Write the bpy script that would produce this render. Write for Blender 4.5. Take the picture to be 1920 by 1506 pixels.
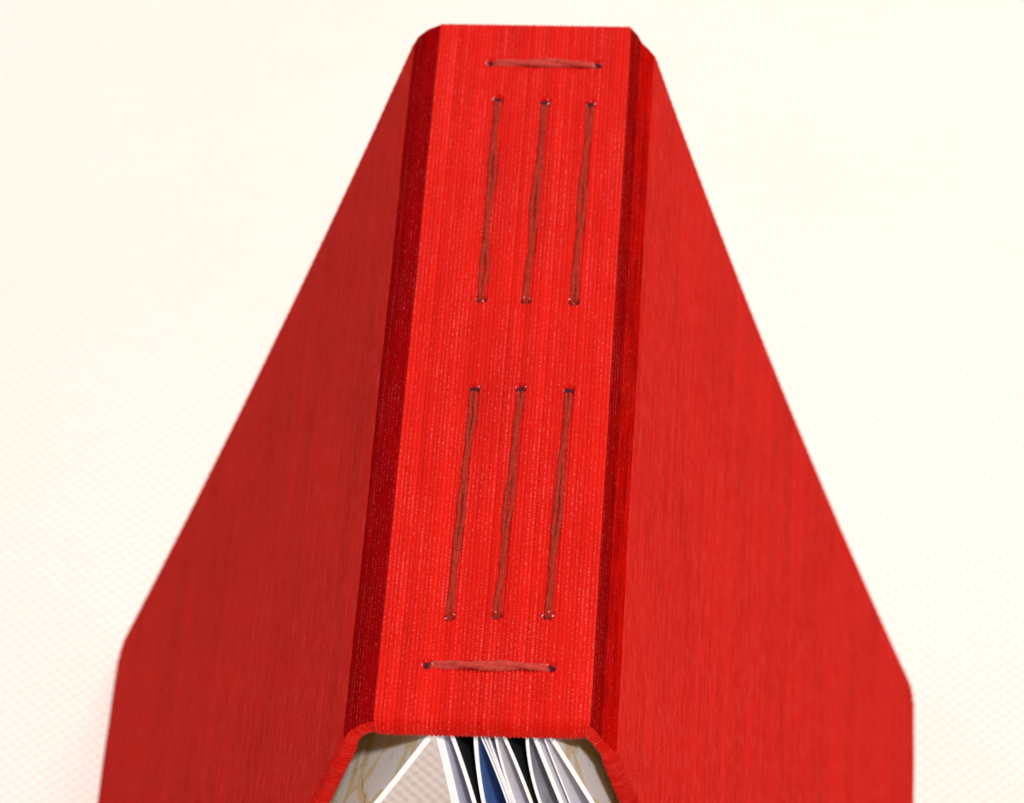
import bpy, bmesh, math, random
import numpy as np
from mathutils import Matrix, Vector

for o in list(bpy.data.objects):
    bpy.data.objects.remove(o)
sc = bpy.context.scene
COL = sc.collection
MM = 0.001                       # everything below is measured in millimetres
rng = np.random.default_rng(7)
random.seed(7)

# ------------------------------------------------------------------ book measures (mm)
L = 150.0                        # height of the book (length of the spine)
HS = 150.0                       # spine surface above local origin
WS = 15.196                      # half width of the spine
DL, DR = 153.0, 153.6            # cover depth, spine side to fore-edge
AL, AR = 0.3635, 0.2603          # splay of the covers
BL, BR = 0.0231, 0.0355          # bow of the covers
JL = (4.41, 4.04)                # joint: run outwards, drop
JR = (3.66, 5.74)
TB = 2.7                         # thickness of the boards


def cover_pt(s, side):
    a, b, D, J = (AL, BL, DL, JL) if side < 0 else (AR, BR, DR, JR)
    n = b * s * s / 153.0
    x = math.sin(a) * s + math.cos(a) * n
    z = -math.cos(a) * s + math.sin(a) * n
    return side * (WS + J[0] + x), HS - J[1] + z


fl, fr = cover_pt(DL, -1), cover_pt(DR, 1)
TILT = math.atan2(fr[1] - fl[1], fr[0] - fl[0])       # the book leans a little to one side
FOOT = ((fl[0] + fr[0]) / 2, L / 2, (fl[1] + fr[1]) / 2)
ROOT = Matrix.Rotation(TILT, 4, 'Y') @ Matrix.Translation(Vector((-FOOT[0], -FOOT[1], -FOOT[2] + 0.9)) * MM)
# ------------------------------------------------------------------ camera
TH, PAN, ROLL, FPX = 0.7679, -0.0780, -0.0352, 10366.1
CAM = Vector((46.73, -523.2, 718.57))
fwd = Vector((math.sin(PAN) * math.cos(TH), math.cos(PAN) * math.cos(TH), -math.sin(TH)))
rgt0 = Vector((math.cos(PAN), -math.sin(PAN), 0))
up0 = rgt0.cross(fwd)
rgt = rgt0 * math.cos(ROLL) + up0 * math.sin(ROLL)
upv = -rgt0 * math.sin(ROLL) + up0 * math.cos(ROLL)
cd = bpy.data.cameras.new('camera')
cd.sensor_width = 36.0
cd.lens = 36.0 * FPX / 1920.0
cd.clip_start = 0.02
cd.clip_end = 30.0
cam = bpy.data.objects.new('camera', cd)
COL.objects.link(cam)
m = Matrix((rgt, upv, -fwd)).transposed().to_4x4()
m.translation = CAM * MM
cam.matrix_world = ROOT @ m
foc = Vector((0, 38, 150))
cd.dof.use_dof = True
cd.dof.focus_distance = (foc - CAM).dot(fwd) * MM
cd.dof.aperture_fstop = cd.lens / 4.6
sc.camera = cam


def unproject(px, py, axis, val):
    """point of the book (local mm) seen at a photograph pixel, on the plane axis = val"""
    d = fwd + rgt * ((px - 960) / FPX) - upv * ((py - 753) / FPX)
    t = (val - CAM[axis]) / d[axis]
    return CAM + d * t


# ------------------------------------------------------------------ light and exposure
wd = bpy.data.worlds.new('World')
sc.world = wd
wd.use_nodes = True
bg = wd.node_tree.nodes['Background']
bg.inputs[0].default_value = (1.0, 0.97, 0.93, 1)
bg.inputs[1].default_value = 0.29
sc.view_settings.view_transform = 'Standard'
sc.view_settings.look = 'None'
sc.view_settings.exposure = 0.0
sc.view_settings.gamma = 1.0
sc.view_settings.use_curve_mapping = False


def lamp(name, loc, target, size, power, color):
    ld = bpy.data.lights.new(name, 'AREA')
    ld.shape = 'DISK'
    ld.size = size
    ld.energy = power
    ld.color = color
    o = bpy.data.objects.new(name, ld)
    COL.objects.link(o)
    o.location = loc
    o.rotation_euler = (Vector(target) - Vector(loc)).to_track_quat('-Z', 'Y').to_euler()
    return o


lamp('overhead_lamp', (0.27, 0.85, 1.10), (0, 0, 0.1), 0.70, 14.0, (1.0, 0.952, 0.905))
lamp('front_lamp', (0.11, -0.85, 1.24), (0, 0, 0.12), 0.07, 18.5, (1.0, 0.962, 0.935))

# ------------------------------------------------------------------ node helpers


class NT:
    def __init__(self, name):
        self.m = bpy.data.materials.new(name)
        self.m.use_nodes = True
        self.t = self.m.node_tree
        self.b = self.t.nodes['Principled BSDF']
        self.out = self.t.nodes['Material Output']

    def n(self, typ, **kw):
        nd = self.t.nodes.new(typ)
        for k, v in kw.items():
            setattr(nd, k, v)
        return nd

    def l(self, a, b):
        self.t.links.new(a, b)

    def setv(self, sock, v):
        if hasattr(v, 'is_output') or isinstance(v, bpy.types.NodeSocket):
            self.l(v, sock)
        else:
            sock.default_value = v

    def uv(self):
        return self.n('ShaderNodeUVMap', uv_map='UVMap').outputs[0]

    def mapping(self, vec, scale, loc=(0, 0, 0)):
        nd = self.n('ShaderNodeMapping')
        self.l(vec, nd.inputs[0])
        nd.inputs['Scale'].default_value = scale
        nd.inputs['Location'].default_value = loc
        return nd.outputs[0]

    def noise(self, vec, scale=1.0, detail=2.0, rough=0.5, dist=0.0):
        nd = self.n('ShaderNodeTexNoise')
        self.l(vec, nd.inputs['Vector'])
        nd.inputs['Scale'].default_value = scale
        nd.inputs['Detail'].default_value = detail
        nd.inputs['Roughness'].default_value = rough
        nd.inputs['Distortion'].default_value = dist
        return nd.outputs[0]

    def math(self, op, a, b=None, c=None):
        nd = self.n('ShaderNodeMath', operation=op)
        self.setv(nd.inputs[0], a)
        if b is not None:
            self.setv(nd.inputs[1], b)
        if c is not None:
            self.setv(nd.inputs[2], c)
        return nd.outputs[0]

    def ramp(self, fac, lo, hi, a=0.0, b=1.0):
        nd = self.n('ShaderNodeMapRange')
        nd.clamp = True
        self.setv(nd.inputs[0], fac)
        for i, v in enumerate((lo, hi, a, b)):
            nd.inputs[i + 1].default_value = v
        return nd.outputs[0]

    def mix(self, fac, a, b, blend='MIX'):
        nd = self.n('ShaderNodeMix', data_type='RGBA', blend_type=blend)
        self.setv(nd.inputs[0], fac)
        for s, v in ((nd.inputs[6], a), (nd.inputs[7], b)):
            if isinstance(v, (tuple, list)):
                s.default_value = (*v, 1) if len(v) == 3 else v
            else:
                self.l(v, s)
        return nd.outputs[2]

    def bump(self, h, strength=0.5, dist=1e-4, normal=None):
        nd = self.n('ShaderNodeBump')
        self.l(h, nd.inputs['Height'])
        nd.inputs['Strength'].default_value = strength
        nd.inputs['Distance'].default_value = dist
        if normal is not None:
            self.l(normal, nd.inputs['Normal'])
        return nd.outputs[0]


PITCH = 0.61                     # one rib of the book cloth


def cloth_material(name, base, dark, sheen, rough, spec, speck=1.0, streak=1.0, gloss_streak=False, nap=0.0, edge_shade=None):
    k = NT(name)
    uv = k.uv()
    sep = k.n('ShaderNodeSeparateXYZ')
    k.l(uv, sep.inputs[0])
    u, v = sep.outputs[0], sep.outputs[1]
    rib = k.math('FLOOR', k.math('DIVIDE', u, PITCH))
    wn = k.n('ShaderNodeTexWhiteNoise', noise_dimensions='1D')
    k.l(rib, wn.inputs['W'])
    ribr = wn.outputs['Value']
    # long streaks along the ribs, each rib a little different
    st = k.noise(k.mapping(uv, (1.3, 0.035, 1)), 1.0, 4.0, 0.62)
    st2 = k.noise(k.mapping(uv, (0.10, 0.02, 1), (7, 3, 0)), 1.0, 2.0, 0.5)
    st3 = k.noise(k.mapping(uv, (0.55, 0.16, 1), (17, 31, 0)), 1.0, 3.0, 0.6)
    f = k.math('ADD', k.math('MULTIPLY', st, 0.55 * streak), k.math('MULTIPLY', st2, 0.42))
    f = k.math('ADD', f, k.math('MULTIPLY', st3, 0.30 * streak))
    f = k.math('ADD', f, k.math('MULTIPLY', ribr, 0.18))
    f = k.ramp(f, 0.30 + 0.12 * streak, 0.45 + 0.42 * streak)
    col = k.mix(f, dark, base)
    if edge_shade:
        # shade painted along the edge of the spine board, with some waver
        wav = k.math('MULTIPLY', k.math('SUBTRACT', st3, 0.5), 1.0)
        cr = k.ramp(k.math('ADD', u, wav), edge_shade[0], edge_shade[1], 0.6, 0.0)
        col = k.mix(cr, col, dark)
    # beads where the weft crosses the rib
    bead_vec = k.mapping(uv, (1 / PITCH, 1 / 0.30, 1))
    bead = k.noise(bead_vec, 1.0, 1.0, 0.5)
    bead2 = k.noise(k.mapping(uv, (3.0, 6.0, 1), (3, 9, 0)), 1.0, 2.0, 0.6)
    # reflected glints painted as pale specks on the crest of a rib
    crest = k.math('ABSOLUTE', k.math('SINE', k.math('MULTIPLY', u, math.pi / PITCH)))
    sp = k.noise(k.mapping(uv, (1.6 / PITCH, 1 / 0.15, 1), (41, 5, 0)), 1.0, 0.0, 0.5)
    area = k.noise(k.mapping(uv, (0.22, 0.05, 1), (2, 8, 0)), 1.0, 2.0, 0.6)
    sparse = k.ramp(area, 0.35, 0.68, 0.0, 0.14)
    glint = k.ramp(k.math('ADD', k.math('ADD', sp, sparse), k.math('MULTIPLY', ribr, 0.07)), 0.72, 0.82)
    glint = k.math('MULTIPLY', glint, k.ramp(crest, 0.75, 0.97))
    # rubbed, hazy patches of the nap
    haze = k.ramp(k.noise(k.mapping(uv, (0.75, 0.24, 1), (60, 44, 0)), 1.0, 6.0, 0.70), 0.47, 0.74)
    col = k.mix(k.math('MULTIPLY', haze, nap), col, (0.62, 0.052, 0.042))
    # scattered lint
    lint = k.ramp(k.noise(k.mapping(uv, (1.5, 0.8, 1), (80, 20, 0)), 1.0, 3.0, 0.7), 0.705, 0.75)
    lint2 = k.ramp(k.noise(k.mapping(uv, (3.2, 1.1, 1), (15, 70, 0)), 1.0, 2.0, 0.6), 0.70, 0.75)
    lint = k.math('MAXIMUM', lint, k.math('MULTIPLY', lint2, 0.7))
    pale = k.math('MAXIMUM', k.math('MULTIPLY', glint, 0.42 * speck), k.math('MULTIPLY', lint, 0.45))
    col = k.mix(pale, col, (0.80, 0.22, 0.22))
    k.l(col, k.b.inputs['Base Color'])
    r = k.ramp(bead2, 0.3, 0.7, rough - 0.10, rough + 0.10)
    if gloss_streak:
        gs = k.ramp(st, 0.50, 0.66)
        r = k.math('SUBTRACT', r, k.math('MULTIPLY', gs, 0.12))
    k.l(r, k.b.inputs['Roughness'])
    k.b.inputs['Specular IOR Level'].default_value = spec
    k.b.inputs['Specular Tint'].default_value = (1.0, 0.16, 0.18, 1)
    k.b.inputs['Sheen Weight'].default_value = sheen
    k.b.inputs['Sheen Roughness'].default_value = 0.45
    k.b.inputs['Sheen Tint'].default_value = (1.0, 0.10, 0.08, 1)
    h = k.math('ADD', k.math('MULTIPLY', bead, 0.7), k.math('MULTIPLY', bead2, 0.5))
    k.l(k.bump(h, 0.8, 1.8e-4), k.b.inputs['Normal'])
    return k.m


M_SPINE = cloth_material('red_ribbed_cloth', (0.58, 0.0085, 0.0032), (0.40, 0.0035, 0.0016), 0.02, 0.55, 0.10, 1.0, 0.9)
M_COVER = cloth_material('red_cover_cloth', (0.53, 0.010, 0.0052), (0.33, 0.0045, 0.0026), 0.06, 0.62, 0.03, 0.16, 1.0, nap=0.42)
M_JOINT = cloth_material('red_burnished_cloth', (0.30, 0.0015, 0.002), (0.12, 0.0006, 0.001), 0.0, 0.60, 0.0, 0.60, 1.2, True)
M_JOINT_R = cloth_material('red_burnished_cloth_lit_streaks', (0.50, 0.0035, 0.0015), (0.085, 0.0005, 0.0007), 0.0, 0.60, 0.0, 0.45, 1.4, True, edge_shade=(191.6, 193.0))  # burnished cloth with light streaks and a shaded spine-side band painted in


def thread_material(name, c0, c1, c2):
    k = NT(name)
    uv = k.uv()
    fib = k.noise(k.mapping(uv, (5.0, 0.9, 1)), 1.0, 4.0, 0.65)
    big = k.noise(k.mapping(uv, (0.5, 0.35, 1), (4, 1, 0)), 1.0, 2.0, 0.5)
    col = k.mix(k.ramp(fib, 0.32, 0.66), c0, c1)
    col = k.mix(k.ramp(big, 0.35, 0.7, 0.0, 0.5), col, c2)
    k.l(col, k.b.inputs['Base Color'])
    k.b.inputs['Roughness'].default_value = 0.7
    k.b.inputs['Specular IOR Level'].default_value = 0.06
    k.b.inputs['Sheen Weight'].default_value = 0.03
    k.b.inputs['Sheen Tint'].default_value = (1, 0.35, 0.25, 1)
    k.l(k.bump(fib, 0.9, 2.5e-4), k.b.inputs['Normal'])
    return k.m


M_THREAD = thread_material('red_brown_thread', (0.13, 0.008, 0.004), (0.42, 0.026, 0.013), (0.46, 0.034, 0.018))
M_THREAD2 = thread_material('lit_red_thread', (0.26, 0.022, 0.016), (0.56, 0.055, 0.042), (0.60, 0.065, 0.050))  # lighter copy for the horizontal stitches, the light on them painted in


def paper(name, col, rough=0.7, tint=None, grain=0.03):
    k = NT(name)
    uv = k.uv()
    g = k.noise(k.mapping(uv, (0.9, 0.9, 1)), 1.0, 4.0, 0.65)
    a = tuple(c * (1 - grain) for c in col)
    c = k.mix(k.ramp(g, 0.3, 0.7), a, col)
    if tint:
        big = k.noise(k.mapping(uv, (0.06, 0.05, 1), tint[3:6]), 1.0, 3.0, 0.55)
        c = k.mix(k.ramp(big, 0.35, 0.62), c, tint[:3])
    k.l(c, k.b.inputs['Base Color'])
    k.b.inputs['Roughness'].default_value = rough
    k.b.inputs['Specular IOR Level'].default_value = 0.3
    return k.m


def photo_print(name, top, low, scale, dark):
    """a printed photograph: colour runs from the gutter to the fore-edge with soft shapes"""
    k = NT(name)
    uv = k.uv()
    sep = k.n('ShaderNodeSeparateXYZ')
    k.l(uv, sep.inputs[0])
    n1 = k.noise(k.mapping(uv, (0.12 * scale, 0.09 * scale, 1)), 1.0, 4.0, 0.6, 0.8)
    f = k.math('ADD', k.ramp(sep.outputs[0], 0.0, 9.0), k.math('MULTIPLY', k.math('SUBTRACT', n1, 0.5), 0.5))
    c = k.mix(k.ramp(f, 0.15, 0.8), top, low)
    n2 = k.noise(k.mapping(uv, (0.3 * scale, 0.22 * scale, 1), (9, 4, 0)), 1.0, 4.0, 0.6)
    c = k.mix(k.ramp(n2, 0.52, 0.75, 0.0, 0.7), c, dark)
    k.l(c, k.b.inputs['Base Color'])
    k.b.inputs['Roughness'].default_value = 0.45
    return k.m


M_PAPER = paper('white_page', (0.80, 0.80, 0.83))
M_EDGE = paper('white_page_edge', (0.90, 0.90, 0.91))
M_LAV = paper('pale_lavender_page', (0.70, 0.70, 0.88), 0.6, (0.78, 0.78, 0.90, 3, 2, 0))
M_PALE = paper('pale_pink_page', (0.86, 0.83, 0.88), 0.6, (0.80, 0.79, 0.90, 1, 6, 0))
M_BLACK = paper('black_page', (0.006, 0.006, 0.008), 0.6, (0.012, 0.016, 0.018, 5, 5, 0))
M_BLUE = photo_print('blue_photo_print', (0.32, 0.33, 0.42), (0.10, 0.24, 0.62), 1.0, (0.05, 0.09, 0.24))
M_GREY = photo_print('grey_photo_print', (0.26, 0.26, 0.28), (0.50, 0.50, 0.56), 1.0, (0.18, 0.19, 0.23))
M_STEEL = photo_print('steel_photo_print', (0.10, 0.13, 0.22), (0.55, 0.60, 0.70), 1.0, (0.2, 0.24, 0.32))


def marbled():
    k = NT('marbled_endpaper')
    uv = k.uv()
    warp = k.noise(k.mapping(uv, (0.16, 0.16, 1)), 1.0, 3.0, 0.55)
    vm = k.n('ShaderNodeVectorMath', operation='MULTIPLY_ADD')
    k.l(k.n('ShaderNodeTexNoise').outputs[1], vm.inputs[0])
    nz = vm.inputs[0].links[0].from_node
    k.l(k.mapping(uv, (0.14, 0.10, 1), (3, 11, 0)), nz.inputs['Vector'])
    nz.inputs['Scale'].default_value = 1.0
    nz.inputs['Detail'].default_value = 2.0
    vm.inputs[1].default_value = (6, 6, 0)
    k.l(uv, vm.inputs[2])
    vo = k.n('ShaderNodeTexVoronoi', feature='DISTANCE_TO_EDGE')
    k.l(k.mapping(vm.outputs[0], (0.10, 0.15, 1)), vo.inputs['Vector'])
    vo.inputs['Scale'].default_value = 1.0
    edge = vo.outputs['Distance']
    wid = k.ramp(warp, 0.35, 0.7, 0.06, 0.26)
    vein = k.math('SUBTRACT', 1.0, k.math('MINIMUM', k.math('DIVIDE', edge, wid), 1.0))
    vein = k.ramp(vein, 0.15, 0.75)
    vo2 = k.n('ShaderNodeTexVoronoi', feature='DISTANCE_TO_EDGE')
    k.l(k.mapping(vm.outputs[0], (0.085, 0.12, 1), (5, 2, 0)), vo2.inputs['Vector'])
    vo2.inputs['Scale'].default_value = 1.0
    thin = k.ramp(vo2.outputs['Distance'], 0.006, 0.018, 1.0, 0.0)
    thin = k.math('MULTIPLY', thin, k.ramp(warp, 0.5, 0.58))
    g = k.noise(k.mapping(uv, (1.2, 1.2, 1)), 1.0, 4.0, 0.6)
    base = k.mix(k.ramp(g, 0.3, 0.7), (0.86, 0.85, 0.87), (0.92, 0.91, 0.92))
    c = k.mix(k.math('MULTIPLY', vein, 0.65), base, (0.74, 0.55, 0.16))
    c = k.mix(k.math('MULTIPLY', thin, 0.6), c, (0.12, 0.09, 0.10))
    k.l(c, k.b.inputs['Base Color'])
    k.b.inputs['Roughness'].default_value = 0.6
    return k.m


M_MARBLE = marbled()


def table_material():
    k = NT('cream_woven_cloth')
    tc = k.n('ShaderNodeTexCoord')
    vec = tc.outputs['Object']
    wob = k.noise(k.mapping(vec, (35, 35, 1)), 1.0, 2.0, 0.5)
    sep = k.n('ShaderNodeSeparateXYZ')
    k.l(vec, sep.inputs[0])
    w = k.math('MULTIPLY', k.math('SUBTRACT', wob, 0.5), 5.0)
    PT = 2.45 * MM
    sx = k.math('SINE', k.math('ADD', k.math('MULTIPLY', sep.outputs[0], 2 * math.pi / PT), w))
    sy = k.math('SINE', k.math('ADD', k.math('MULTIPLY', sep.outputs[1], 2 * math.pi / PT), w))
    h = k.math('MULTIPLY', sx, sy)
    n2 = k.noise(k.mapping(vec, (900, 900, 1)), 1.0, 3.0, 0.6)
    gap = k.ramp(k.math('ADD', h, k.math('MULTIPLY', n2, 0.4)), -0.75, 0.25, 1.0, 0.0)
    big = k.noise(k.mapping(vec, (9, 9, 1)), 1.0, 3.0, 0.6)
    base = k.mix(k.ramp(big, 0.35, 0.65), (0.865, 0.748, 0.700), (0.875, 0.768, 0.735))
    c = k.mix(k.math('MULTIPLY', gap, 0.40), base, (0.72, 0.53, 0.36))
    k.l(c, k.b.inputs['Base Color'])
    k.b.inputs['Roughness'].default_value = 0.85
    k.b.inputs['Specular IOR Level'].default_value = 0.15
    k.l(k.bump(k.math('ADD', h, n2), 0.5, 4e-4), k.b.inputs['Normal'])
    return k.m


# ------------------------------------------------------------------ the surface the book stands on
def link(name, verts, faces, mats, parent=None, smooth=True, uvs=None, mat_idx=None):
    me = bpy.data.meshes.new(name)
    me.from_pydata([tuple(p) for p in verts], [], faces)
    for mt in (mats if isinstance(mats, (list, tuple)) else [mats]):
        me.materials.append(mt)
    if mat_idx is not None:
        me.polygons.foreach_set('material_index', mat_idx)
    if uvs is not None:
        uvl = me.uv_layers.new(name='UVMap')
        li = np.empty(len(me.loops), dtype=np.int32)
        me.loops.foreach_get('vertex_index', li)
        uvl.data.foreach_set('uv', np.asarray(uvs, dtype=np.float32)[li].ravel())
    if smooth:
        me.polygons.foreach_set('use_smooth', [True] * len(me.polygons))
    me.update()
    o = bpy.data.objects.new(name, me)
    COL.objects.link(o)
    if parent is not None:
        o.parent = parent
    return o


nx = 60
tv, tf = [], []
for j in range(nx + 1):
    for i in range(nx + 1):
        x = -1.5 + 3.0 * i / nx
        y = -1.2 + 3.2 * j / nx
        tv.append((x, y, 0.0))
for j in range(nx):
    for i in range(nx):
        a = j * (nx + 1) + i
        tf.append((a, a + 1, a + nx + 2, a + nx + 1))
table = link('tablecloth', tv, tf, table_material())
table['kind'] = 'structure'
table['label'] = 'cream white coarsely woven tablecloth under the red book'

# ------------------------------------------------------------------ the book
book = bpy.data.objects.new('handmade_book', None)
COL.objects.link(book)
book.empty_display_size = 0.05
base = Matrix.Translation(Vector((FOOT[0], FOOT[1], FOOT[2])) * MM)    # parts are given about the foot of the book
book.matrix_world = Matrix.Rotation(TILT, 4, 'Y')
book.location = (0, 0, 0.9 * MM)
book['label'] = 'red cloth hand-sewn book standing open like a tent, spine up with exposed stitches'
book['category'] = 'book'
FV = np.array(FOOT)


def loc(P):
    return (np.asarray(P, float) - FV) * MM


# profile of the case, from the left fore-edge over the spine to the right fore-edge
ctrl = []
for s in np.linspace(DL, 0, 60):
    ctrl.append((*cover_pt(s, -1), 'cl'))
for dx, dz in ((3.75, 2.55), (2.0, 0.95)):
    ctrl.append((-WS - dx, HS - dz, 'jl'))
ctrl.append((-WS, HS, 'sp'))
ctrl.append((WS, HS, 'jr'))
for dx, dz in ((1.1, 1.5), (1.8, 3.2), (2.75, 4.3)):
    ctrl.append((WS + dx, HS - dz, 'jr'))
for s in np.linspace(0, DR, 60):
    ctrl.append((*cover_pt(s, 1), 'cr'))
cp = np.array([(c[0], c[1]) for c in ctrl])
seg = np.r_[0, np.cumsum(np.hypot(*np.diff(cp, axis=0).T))]
i_cl = 59
i_sl = next(i for i, c in enumerate(ctrl) if c[2] == 'sp')
i_sr = i_sl + 1
i_cr = next(i for i, c in enumerate(ctrl) if c[2] == 'cr')
S_CL, S_SL, S_SR, S_CR, S_END = seg[i_cl], seg[i_sl], seg[i_sr], seg[i_cr], seg[-1]
# move the part borders on to rib valleys
step = PITCH / 6
NS = int(S_END / step)
ss = np.linspace(0, NS * step, NS + 1)
px_ = np.interp(ss, seg, cp[:, 0])
pz_ = np.interp(ss, seg, cp[:, 1])


def gauss(a, sig):
    n = int(4 * sig / step)
    kx = np.arange(-n, n + 1) * step
    w = np.exp(-0.5 * (kx / sig) ** 2)
    w /= w.sum()
    ap = np.r_[2 * a[0] - a[n:0:-1], a, 2 * a[-1] - a[-2:-n - 2:-1]]
    return np.convolve(ap, w, 'valid')


ox, oz = gauss(px_, 0.28), gauss(pz_, 0.28)
tx, tz = np.gradient(ox), np.gradient(oz)
tl = np.hypot(tx, tz)
nx_, nz_ = -tz / tl, tx / tl                   # outward normal
thick = np.interp(ss, [0, S_CL - 1, S_CL + 1.5, S_SL - 1, S_SL + 1, S_SR - 1, S_SR + 1, S_CR - 1.5, S_CR + 1, S_END],
                  [TB, TB, 2.3, 2.3, 2.9, 2.9, 2.3, 2.3, TB, TB])
cx = gauss(ox - nx_ * thick / 2, 0.9)
cz = gauss(oz - nz_ * thick / 2, 0.9)
vx, vz = ox - cx, oz - cz

# holes of the sewing, on the spine (photograph pixels give where on the spine they sit)
V_ST = [((933, 189), (902, 560)), ((1022, 194), (985, 563)), ((1106, 198), (1075, 565)),
        ((889, 731), (842, 1155)), ((976, 731), (931, 1153)), ((1066, 734), (1027, 1153))]
H_ST = [((922, 119), (1117, 123)), ((803, 1247), (1029, 1253))]
ST = []
for a, b in V_ST + H_ST:
    pa, pb = unproject(*a, 2, HS), unproject(*b, 2, HS)
    ST.append(((pa.x, pa.y), (pb.x, pb.y)))


def sheet(i0, i1, rows, phi_max, outer=True, cap=0, shrink=1.0, ribs=True, every=1, dimples=False):
    """wrap of the case between profile samples i0..i1; returns verts, faces, uvs"""
    idx = list(range(i0, i1 + 1, every))
    if idx[-1] != i1:
        idx.append(i1)
    cols = []
    for i in idx:
        n = math.hypot(vx[i], vz[i])
        cols.append((cx[i], cz[i], vx[i] / n, vz[i] / n, n, ss[i], 0.0, ss[i]))
    if cap:
        i = i0 if cap < 0 else i1
        n = math.hypot(vx[i], vz[i])
        ux, uz = vx[i] / n, vz[i] / n
        dx, dz = (-uz, ux) if cap < 0 else (uz, -ux)
        extra = []
        for al in np.linspace(0, math.pi / 2, 7)[1:]:
            ca, sa = math.cos(al), math.sin(al)
            extra.append((cx[i], cz[i], ux * ca + dx * sa, uz * ca + dz * sa, n, ss[i] + cap * al * n, al, ss[i]))
        cols = extra[::-1] + cols if cap < 0 else cols + extra
    V, U = [], []
    nr = 26
    for (x0, z0, ux, uz, n, s, al, sb) in cols:
        pm = phi_max - (phi_max - math.pi / 2) * (al / (math.pi / 2))
        r0 = n * shrink
        # rounded corners at the fore-edge
        e = min(sb, S_END - sb)
        rc = 2.6
        inset = 0.0
        if e < rc:
            inset = rc - math.sqrt(max(rc * rc - (rc - e) ** 2, 0))
        y0, y1 = inset, L - 0.55 - inset
        wob = 0.10 * math.sin(sb * 0.05) if True else 0
        path = [(-pm + (pm) * q / nr, y0) for q in range(nr)]
        path += [(0.0, y0 + (y1 - y0) * q / rows) for q in range(rows + 1)]
        path += [(pm * q / nr, y1) for q in range(1, nr + 1)]
        ribh = 0.0
        ri = math.floor(s / PITCH)
        if ribs:
            amp = (0.038 if (S_CL < sb < S_SL or S_SR < sb < S_CR) else 0.19) + 0.05 * (0.25 if (S_CL < sb < S_SL or S_SR < sb < S_CR) else 1.0) * math.sin(ri * 12.9898) * math.cos(ri * 4.1)
            ribh = amp * abs(math.sin(math.pi * s / PITCH)) ** 0.8
        for (ph, y) in path:
            rr = r0 + (ribh if ribs else 0)
            if ribs and ph != 0.0:
                # round the edge the single weft loops stand out
                w_ = min(1.0, abs(ph) / 0.5)
                if ph > 0:
                    w_ *= 0.6
                    ribh_ = ribh * (1 - 0.7 * w_)
                else:
                    ribh_ = ribh
                rr = r0 - 0.06 * w_ + ribh_ * (1 + 0.35 * w_) * (1 - 0.75 * w_ * (1 - abs(math.sin(math.pi * (ph * n / 0.50 + 0.5 * (ri % 2))))))
            X = x0 + ux * rr * math.cos(ph)
            Z = z0 + uz * rr * math.cos(ph)
            Y = y + rr * math.sin(ph)
            if ribs and ph == 0.0:
                # cloth is never dead flat
                d = 0.045 * math.sin(0.11 * Y + 0.9 * math.sin(s * 0.21)) + 0.03 * math.sin(0.37 * Y + s * 0.33)
                X += ux * d
                Z += uz * d
            V.append((X, Y, Z))
            U.append((s, Y + ph * n))
    nrow = rows + 1 + 2 * nr
    V = np.array(V)
    U = np.array(U)
    F = []
    for c in range(len(cols) - 1):
        for r in range(nrow - 1):
            a = c * nrow + r
            q = (a, a + 1, a + nrow + 1, a + nrow)
            F.append(q if not outer else q[::-1])
    if dimples:
        top = V[:, 2] > HS - 1.2
        dz = np.zeros(len(V))
        for (pa, pb) in ST:
            ax, ay = pa
            bx, by = pb
            ln = math.hypot(bx - ax, by - ay)
            ex, ey = (bx - ax) / ln, (by - ay) / ln
            t = (V[:, 0] - ax) * ex + (V[:, 1] - ay) * ey
            q = -(V[:, 0] - ax) * ey + (V[:, 1] - ay) * ex
            inside = 1 / (1 + np.exp(-np.clip(t / 0.25, -40, 40))) / (1 + np.exp(-np.clip((ln - t) / 0.25, -40, 40)))
            dz -= 0.34 * inside * np.exp(-(q / 0.75) ** 4)
            for (hx, hy) in ((ax - 0.15 * ex, ay - 0.15 * ey), (bx + 0.15 * ex, by + 0.15 * ey)):
                d2 = (V[:, 0] - hx) ** 2 + (V[:, 1] - hy) ** 2
                dz -= 1.5 * np.exp(-(d2 / 0.66 ** 2) ** 1.5)
                dz += 0.16 * np.exp(-((np.sqrt(d2) - 1.2) / 0.32) ** 2)
        V[top, 2] += dz[top]
    return V, F, U


def valley(s):
    return int(round(s / PITCH)) * 6


I0, I1, I2, I3, I4, I5 = 0, valley(S_CL), valley(S_SL), valley(S_SR), valley(S_CR), NS
PH = math.radians(135)
V, F, U = sheet(I2, I3, 420, PH, dimples=True)
spine = link('spine', loc(V), F, M_SPINE, book, True, U)
spine['label'] = 'flat red ribbed cloth spine sewn with eight long stitches'
covers, joints = [], []
for (a, b, cap) in ((I0, I1, -1), (I4, I5, 1)):
    V, F, U = sheet(a, b, 50, PH, cap=cap)
    covers.append(link('cover', loc(V), F, M_COVER, book, True, U))
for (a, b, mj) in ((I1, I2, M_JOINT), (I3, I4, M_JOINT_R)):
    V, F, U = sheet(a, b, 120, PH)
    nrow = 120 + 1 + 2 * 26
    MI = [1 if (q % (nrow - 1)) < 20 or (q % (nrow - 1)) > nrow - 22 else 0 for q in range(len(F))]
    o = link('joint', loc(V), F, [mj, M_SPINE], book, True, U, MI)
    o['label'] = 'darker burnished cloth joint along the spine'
    joints.append(o)


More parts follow.
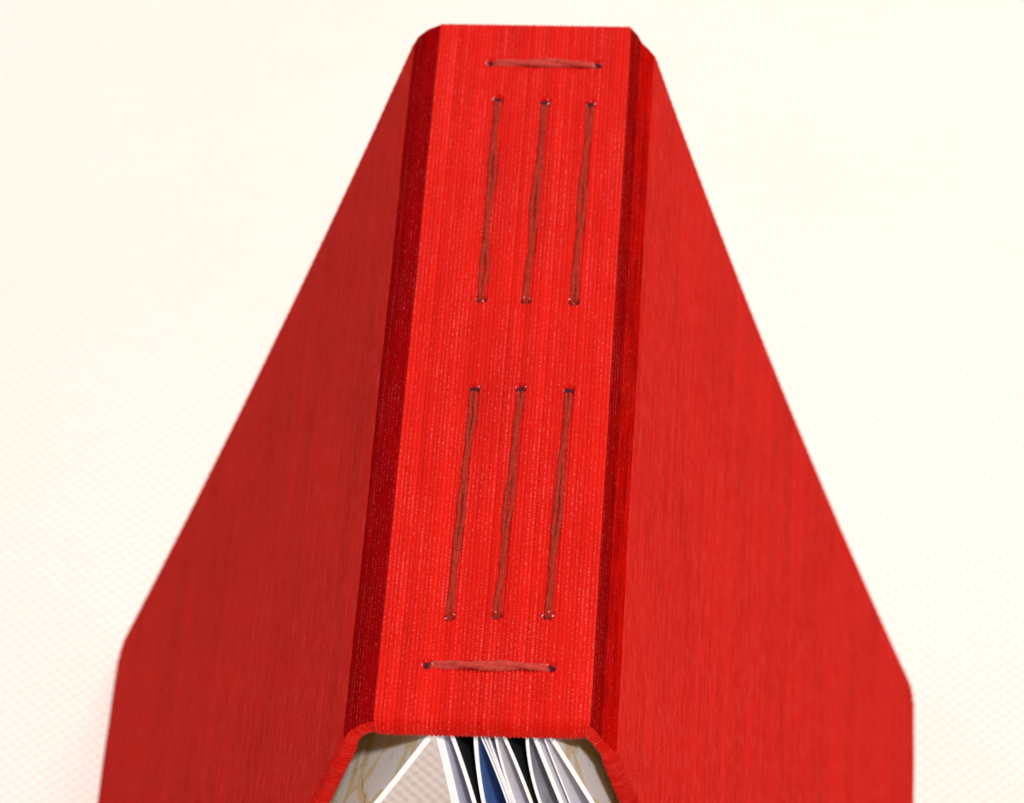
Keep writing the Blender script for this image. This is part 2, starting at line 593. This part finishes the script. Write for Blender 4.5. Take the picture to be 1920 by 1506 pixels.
# lining of the case inside
def lining(i0, i1, name, parent, mat, cut0=0, cut1=0):
    V, Fc = [], []
    idx = list(range(i0 + cut0, i1 + 1 - cut1, 6))
    U = []
    for i in idx:
        for y in (2.4, L - 2.4):
            V.append((cx[i] - vx[i] * 0.86, y, cz[i] - vz[i] * 0.86))
            U.append((ss[i], y))
    nI = len(V)
    for i in idx:
        for y in (2.4, L - 2.4):
            V.append((cx[i] - vx[i] * 1.0, y, cz[i] - vz[i] * 1.0))
            U.append((ss[i], y))
    n = len(idx)
    for c in range(n - 1):
        a = 2 * c
        Fc.append((nI + a, nI + a + 1, nI + a + 3, nI + a + 2))
        Fc.append((a, nI + a, nI + a + 2, a + 2))
        Fc.append((a + 1, a + 3, nI + a + 3, nI + a + 1))
    Fc.append((0, 1, nI + 1, nI))
    e = 2 * (n - 1)
    Fc.append((e, nI + e, nI + e + 1, e + 1))
    return link(name, loc(V), Fc, mat, parent, False, U)


M_OCHRE = paper('ochre_bounce_pastedown', (0.50, 0.27, 0.045))  # out of view; ochre chosen to bounce mustard light onto the flyleaves
lining(I0, I1, 'unseen_pastedown', covers[0], M_OCHRE, 12, 6)
lining(I4, I5, 'unseen_pastedown', covers[1], M_OCHRE, 6, 12)
M_BROWN_BOUNCE = paper('brown_bounce_lining', (0.36, 0.15, 0.035))  # brown chosen to warm the bounced light; joint linings added for it
lining(I2, I3, 'lining', spine, M_BROWN_BOUNCE, 6, 6)
lining(I1, I2, 'lining', joints[0], M_BROWN_BOUNCE, 0, 0)
lining(I3, I4, 'lining', joints[1], M_BROWN_BOUNCE, 0, 0)


# ------------------------------------------------------------------ leaves
def unp(zx, zy, inset):
    """from the enlarged detail of the tail (4.8 x, origin 780,1360) to local x,z on the tail plane"""
    p = unproject(780 + zx / 4.8, 1360 + zy / 4.8, 1, inset)
    return p.x, p.z


INS = 0.3
Z_TOP = 147.0


def leaf(name, pts, foot_x, t, right_mat, left_mat, foot_z=6.0, inset=INS, jit=0.0):
    """pts: three (x, y) in the enlarged detail; foot_x: where the fore-edge ends inside the tent"""
    q = [unp(x, y, inset) for x, y in pts]
    xs = [p[0] for p in q]
    zs = [p[1] for p in q]
    slope = (xs[2] - xs[1]) / (zs[1] - zs[2])
    top_sl = (xs[1] - xs[0]) / (zs[0] - zs[1])
    x_top = xs[0] - top_sl * max(Z_TOP - zs[0], 0)
    zz = list(np.linspace(Z_TOP, zs[2], 12)) + list(np.linspace(zs[2], foot_z, 26))[1:]
    coef = np.polyfit([Z_TOP, zs[1], zs[2]], [x_top, xs[1], xs[2]], 2)
    cur = []
    for z in zz:
        if z >= zs[2]:
            x = np.polyval(coef, z)
        else:
            d = zs[2] - z
            T = zs[2] - foot_z
            u = d / T
            dx1 = (foot_x - xs[2]) / T
            sl = -(2 * coef[0] * zs[2] + coef[1])
            # cubic hermite from the seen slope to a relaxed hang
            h10 = u ** 3 - 2 * u ** 2 + u
            h01 = -2 * u ** 3 + 3 * u ** 2
            h11 = u ** 3 - u ** 2
            x = xs[2] * (1 - h01) + h10 * T * sl + h01 * foot_x + h11 * T * (dx1 * 0.6)
        # a leaf stays inside the covers
        sl_ = min(max((HS - JL[1] - z) / math.cos(AL), 0), 153)
        sr_ = min(max((HS - JR[1] - z) / math.cos(AR), 0), 153)
        lo_, hi_ = cover_pt(sl_, -1)[0] + 4.2, cover_pt(sr_, 1)[0] - 4.6
        x = min(max(x, lo_), hi_) if z < zs[2] - 4 else x
        cur.append((x, z))
    cur = np.array(cur)
    cur[14:, 0] = np.convolve(np.pad(cur[:, 0], 2, 'edge'), np.ones(5) / 5, 'valid')[14:]
    tg = np.gradient(cur, axis=0)
    tg /= np.hypot(tg[:, 0], tg[:, 1])[:, None]
    nrm = np.stack([-tg[:, 1], tg[:, 0]], 1)           # towards the right / up
    sarc = np.r_[0, np.cumsum(np.hypot(*np.diff(cur, axis=0).T))]
    ys = np.linspace(inset, L - 2.4, 30)
    n, k = len(cur), len(ys)
    V, U = [], []
    for side in (1, -1):
        for i in range(n):
            for j, y in enumerate(ys):
                wv = 0.12 * math.sin(y * 0.07 + i * 0.13 + jit) * min(1, i / 14)
                V.append((cur[i, 0] + nrm[i, 0] * (side * t / 2 + wv), y, cur[i, 1] + nrm[i, 1] * (side * t / 2 + wv)))
                U.append((sarc[i], y))
    F, MI = [], []
    off = n * k
    for i in range(n - 1):
        for j in range(k - 1):
            a = i * k + j
            F.append((a, a + k, a + k + 1, a + 1)); MI.append(1)
            F.append((off + a, off + a + 1, off + a + k + 1, off + a + k)); MI.append(2)
        a = i * k
        F.append((a, off + a, off + a + k, a + k)); MI.append(0)
        a = i * k + k - 1
        F.append((a, a + k, off + a + k, off + a)); MI.append(0)
    for j in range(k - 1):
        a = (n - 1) * k + j
        F.append((a, off + a, off + a + 1, a + 1)); MI.append(0)
    o = link(name, loc(V), F, [M_EDGE, right_mat, left_mat], book, False, U, MI)
    return o


# left flyleaf leans on the inside of the left cover
f = leaf('flyleaf', [(115, 108), (-120, 405), (-360, 701)], -66, 0.85, M_PAPER, M_MARBLE, 9, jit=1)
f['label'] = 'flyleaf with yellow-veined marbled outer face against the left cover'
A = [((188, 108), (258, 400), (322, 701), 12, 0.34, M_PAPER),
     ((210, 108), (281, 400), (350, 701), 15, 0.34, M_PAPER),
     ((234, 108), (306, 400), (380, 701), 18, 0.34, M_LAV),
     ((325, 106), (432, 400), (530, 701), 23, 0.62, M_BLACK)]
B = [((536, 106), (562, 400), (612, 701), 26, 0.58, M_BLUE),
     ((585, 106), (700, 370), (822, 701), 31, 0.26, M_STEEL),
     ((612, 106), (722, 370), (842, 701), 33, 0.24, M_PAPER),
     ((652, 106), (752, 400), (866, 701), 35, 0.26, M_STEEL),
     ((716, 106), (785, 400), (888, 701), 37, 0.36, M_PALE),
     ((792, 106), (922, 400), (1042, 701), 41, 0.52, M_BLACK)]
C = [((1000, 108), (1036, 400), (1122, 701), 44, 0.46, M_GREY),
     ((1066, 106), (1186, 400), (1308, 701), 49, 0.62, M_PALE),
     ((1150, 108), (1262, 400), (1380, 701), 52, 0.22, M_PALE)]
for i, (a, b, c, fx, t, mt) in enumerate(A + B + C):
    leaf('page', [a, b, c], fx, t, mt, M_PAPER, 8 + (i % 3), INS + 0.12 * ((i * 7) % 5), jit=i)
f = leaf('flyleaf', [(1212, 106), (1398, 400), (1588, 701)], 57, 0.72, M_MARBLE, M_PAPER, 9, jit=2)
f['label'] = 'flyleaf with marbled outer face against the right cover'


# ------------------------------------------------------------------ long stitches
def stitch(pa, pb, seed, horizontal):
    r_ = random.Random(seed)
    ax, ay = pa
    bx, by = pb
    ln = math.hypot(bx - ax, by - ay)
    ex, ey = (bx - ax) / ln, (by - ay) / ln
    qx, qy = -ey, ex
    V, F, U = [], [], []
    n = int(ln / 0.22) + 16
    rad = 0.34 if not horizontal else 0.50
    tw = 2 * math.pi / (r_.uniform(20, 30) if not horizontal else 16.0)
    ph0 = r_.uniform(-0.5, 0.5)
    wob = [r_.uniform(-1, 1) for _ in range(8)]
    for strand in (0, 1):
        off = len(V)
        for i in range(n + 1):
            u = i / n
            t = -0.35 + (ln + 0.7) * u
            end = min(t + 0.35, ln + 0.35 - t)
            rise = min(1.0, max(end, 0) / 1.0)
            h = -1.7 + (1.7) * math.sin(rise * math.pi / 2)
            ph = ph0 + tw * t + math.pi * strand
            spread = (0.36 if horizontal else 0.42 + 0.06 * math.sin(t * 0.5 + wob[4] * 4)) * (0.35 + 0.65 * rise)
            w = 0.07 * math.sin(t * 0.33 + wob[0] * 3) + 0.05 * math.sin(t * 0.9 + wob[1] * 5)
            o_ = spread * (math.cos(ph) if horizontal else (1, -1)[strand] * (0.62 + 0.38 * math.cos(tw * t + ph0 * 3))) + w * rise
            hz = h + 0.02 + 0.20 * math.sin(ph) * rise * (1.0 if horizontal else 0.35)
            if horizontal:
                hz += 0.22 * math.sin(math.pi * min(max(t / ln, 0), 1))
            rr = rad * (1 + 0.10 * math.sin(t * 1.7 + wob[2] * 4 + strand) + 0.06 * math.sin(t * 4.3 + wob[3] * 4))
            if horizontal:
                rr *= 0.72 + 0.42 * math.sin(math.pi * min(max(t / ln, 0), 1))
            else:
                rr *= 1 + 0.28 * math.exp(-((t - ln + 0.1) / 0.5) ** 2)
            for k in range(10):
                a = 2 * math.pi * k / 10
                lump = 1 + 0.10 * math.sin(3 * a + t * 5.5 + strand) + 0.05 * math.sin(5 * a - t * 8)
                o2 = o_ + rr * lump * math.cos(a)
                z2 = hz + rr * 0.8 * lump * math.sin(a)
                V.append((ax + ex * t + qx * o2, ay + ey * t + qy * o2, HS + z2))
                U.append((rr * a + 5 * strand + t * 1.1 + seed * 13, t + seed * 7))
        for i in range(n):
            for k in range(10):
                a = off + i * 10 + k
                b = off + i * 10 + (k + 1) % 10
                F.append((a, b, b + 10, a + 10))
        F.append(tuple(off + k for k in range(10))[::-1])
        F.append(tuple(off + n * 10 + k for k in range(10)))
    # loose fibres
    for q in range(26 if not horizontal else 20):
        t = r_.uniform(0.5, ln - 0.5)
        side = r_.choice((-1, 1))
        o0 = side * 0.5
        off = len(V)
        d = r_.uniform(-0.5, 0.5)
        for i in range(4):
            u = i / 3
            x = t + d * u + 0.2 * u * u
            o2 = o0 + side * 0.35 * u
            z = 0.25 + 0.25 * math.sin(u * 2.4)
            for dz in (-0.014, 0.014):
                V.append((ax + ex * x + qx * o2, ay + ey * x + qy * o2, HS + z + dz))
                U.append((x, o2))
        for i in range(3):
            F.append((off + 2 * i, off + 2 * i + 1, off + 2 * i + 3, off + 2 * i + 2))
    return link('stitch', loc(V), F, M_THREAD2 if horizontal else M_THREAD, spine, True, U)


M_HOLE = paper('dark_maroon_hole', (0.07, 0.002, 0.012), 0.8)
M_FLECK = paper('torn_pale_fibre', (0.85, 0.45, 0.50), 0.5)


def sewing_hole(hx, hy, ex, ey, seed):
    """ragged awl hole: a dark pit with torn lips"""
    r_ = random.Random(seed)
    V, F, MI = [(hx, hy, HS - 1.1)], [], []
    n = 16
    for k in range(n):
        a = 2 * math.pi * k / n
        V.append((hx + r_.uniform(0.72, 1.02) * math.cos(a), hy + r_.uniform(0.52, 0.78) * math.sin(a), HS - 0.20 + r_.uniform(-0.06, 0.06)))
    for k in range(n):
        F.append((0, 1 + k, 1 + (k + 1) % n)); MI.append(0)
    for q in range(r_.choice((2, 3, 4))):
        a = r_.uniform(0, 2 * math.pi)
        x, y = hx + 0.78 * math.cos(a), hy + 0.6 * math.sin(a)
        d = r_.uniform(0.10, 0.22)
        b = r_.uniform(0, 3.1)
        o = len(V)
        V += [(x - d * math.cos(b), y - d * math.sin(b), HS + 0.12), (x + 0.05, y - 0.05, HS + 0.18),
              (x + d * math.cos(b), y + d * math.sin(b), HS + 0.24), (x - 0.05, y + 0.07, HS + 0.30)]
        F.append((o, o + 1, o + 2, o + 3)); MI.append(1)
    U = [(p[0], p[1]) for p in V]
    return link('sewing_hole', loc(V), F, [M_HOLE, M_FLECK], spine, False, U, MI)


for i, (pa, pb) in enumerate(ST):
    ln = math.hypot(pb[0] - pa[0], pb[1] - pa[1])
    e_ = ((pb[0] - pa[0]) / ln, (pb[1] - pa[1]) / ln)
    sewing_hole(pa[0] - 0.2 * e_[0], pa[1] - 0.2 * e_[1], *e_, 100 + i)
    sewing_hole(pb[0] + 0.2 * e_[0], pb[1] + 0.2 * e_[1], *e_, 200 + i)
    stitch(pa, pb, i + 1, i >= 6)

sc.cycles.use_denoising = True
sc.cycles.max_bounces = 8
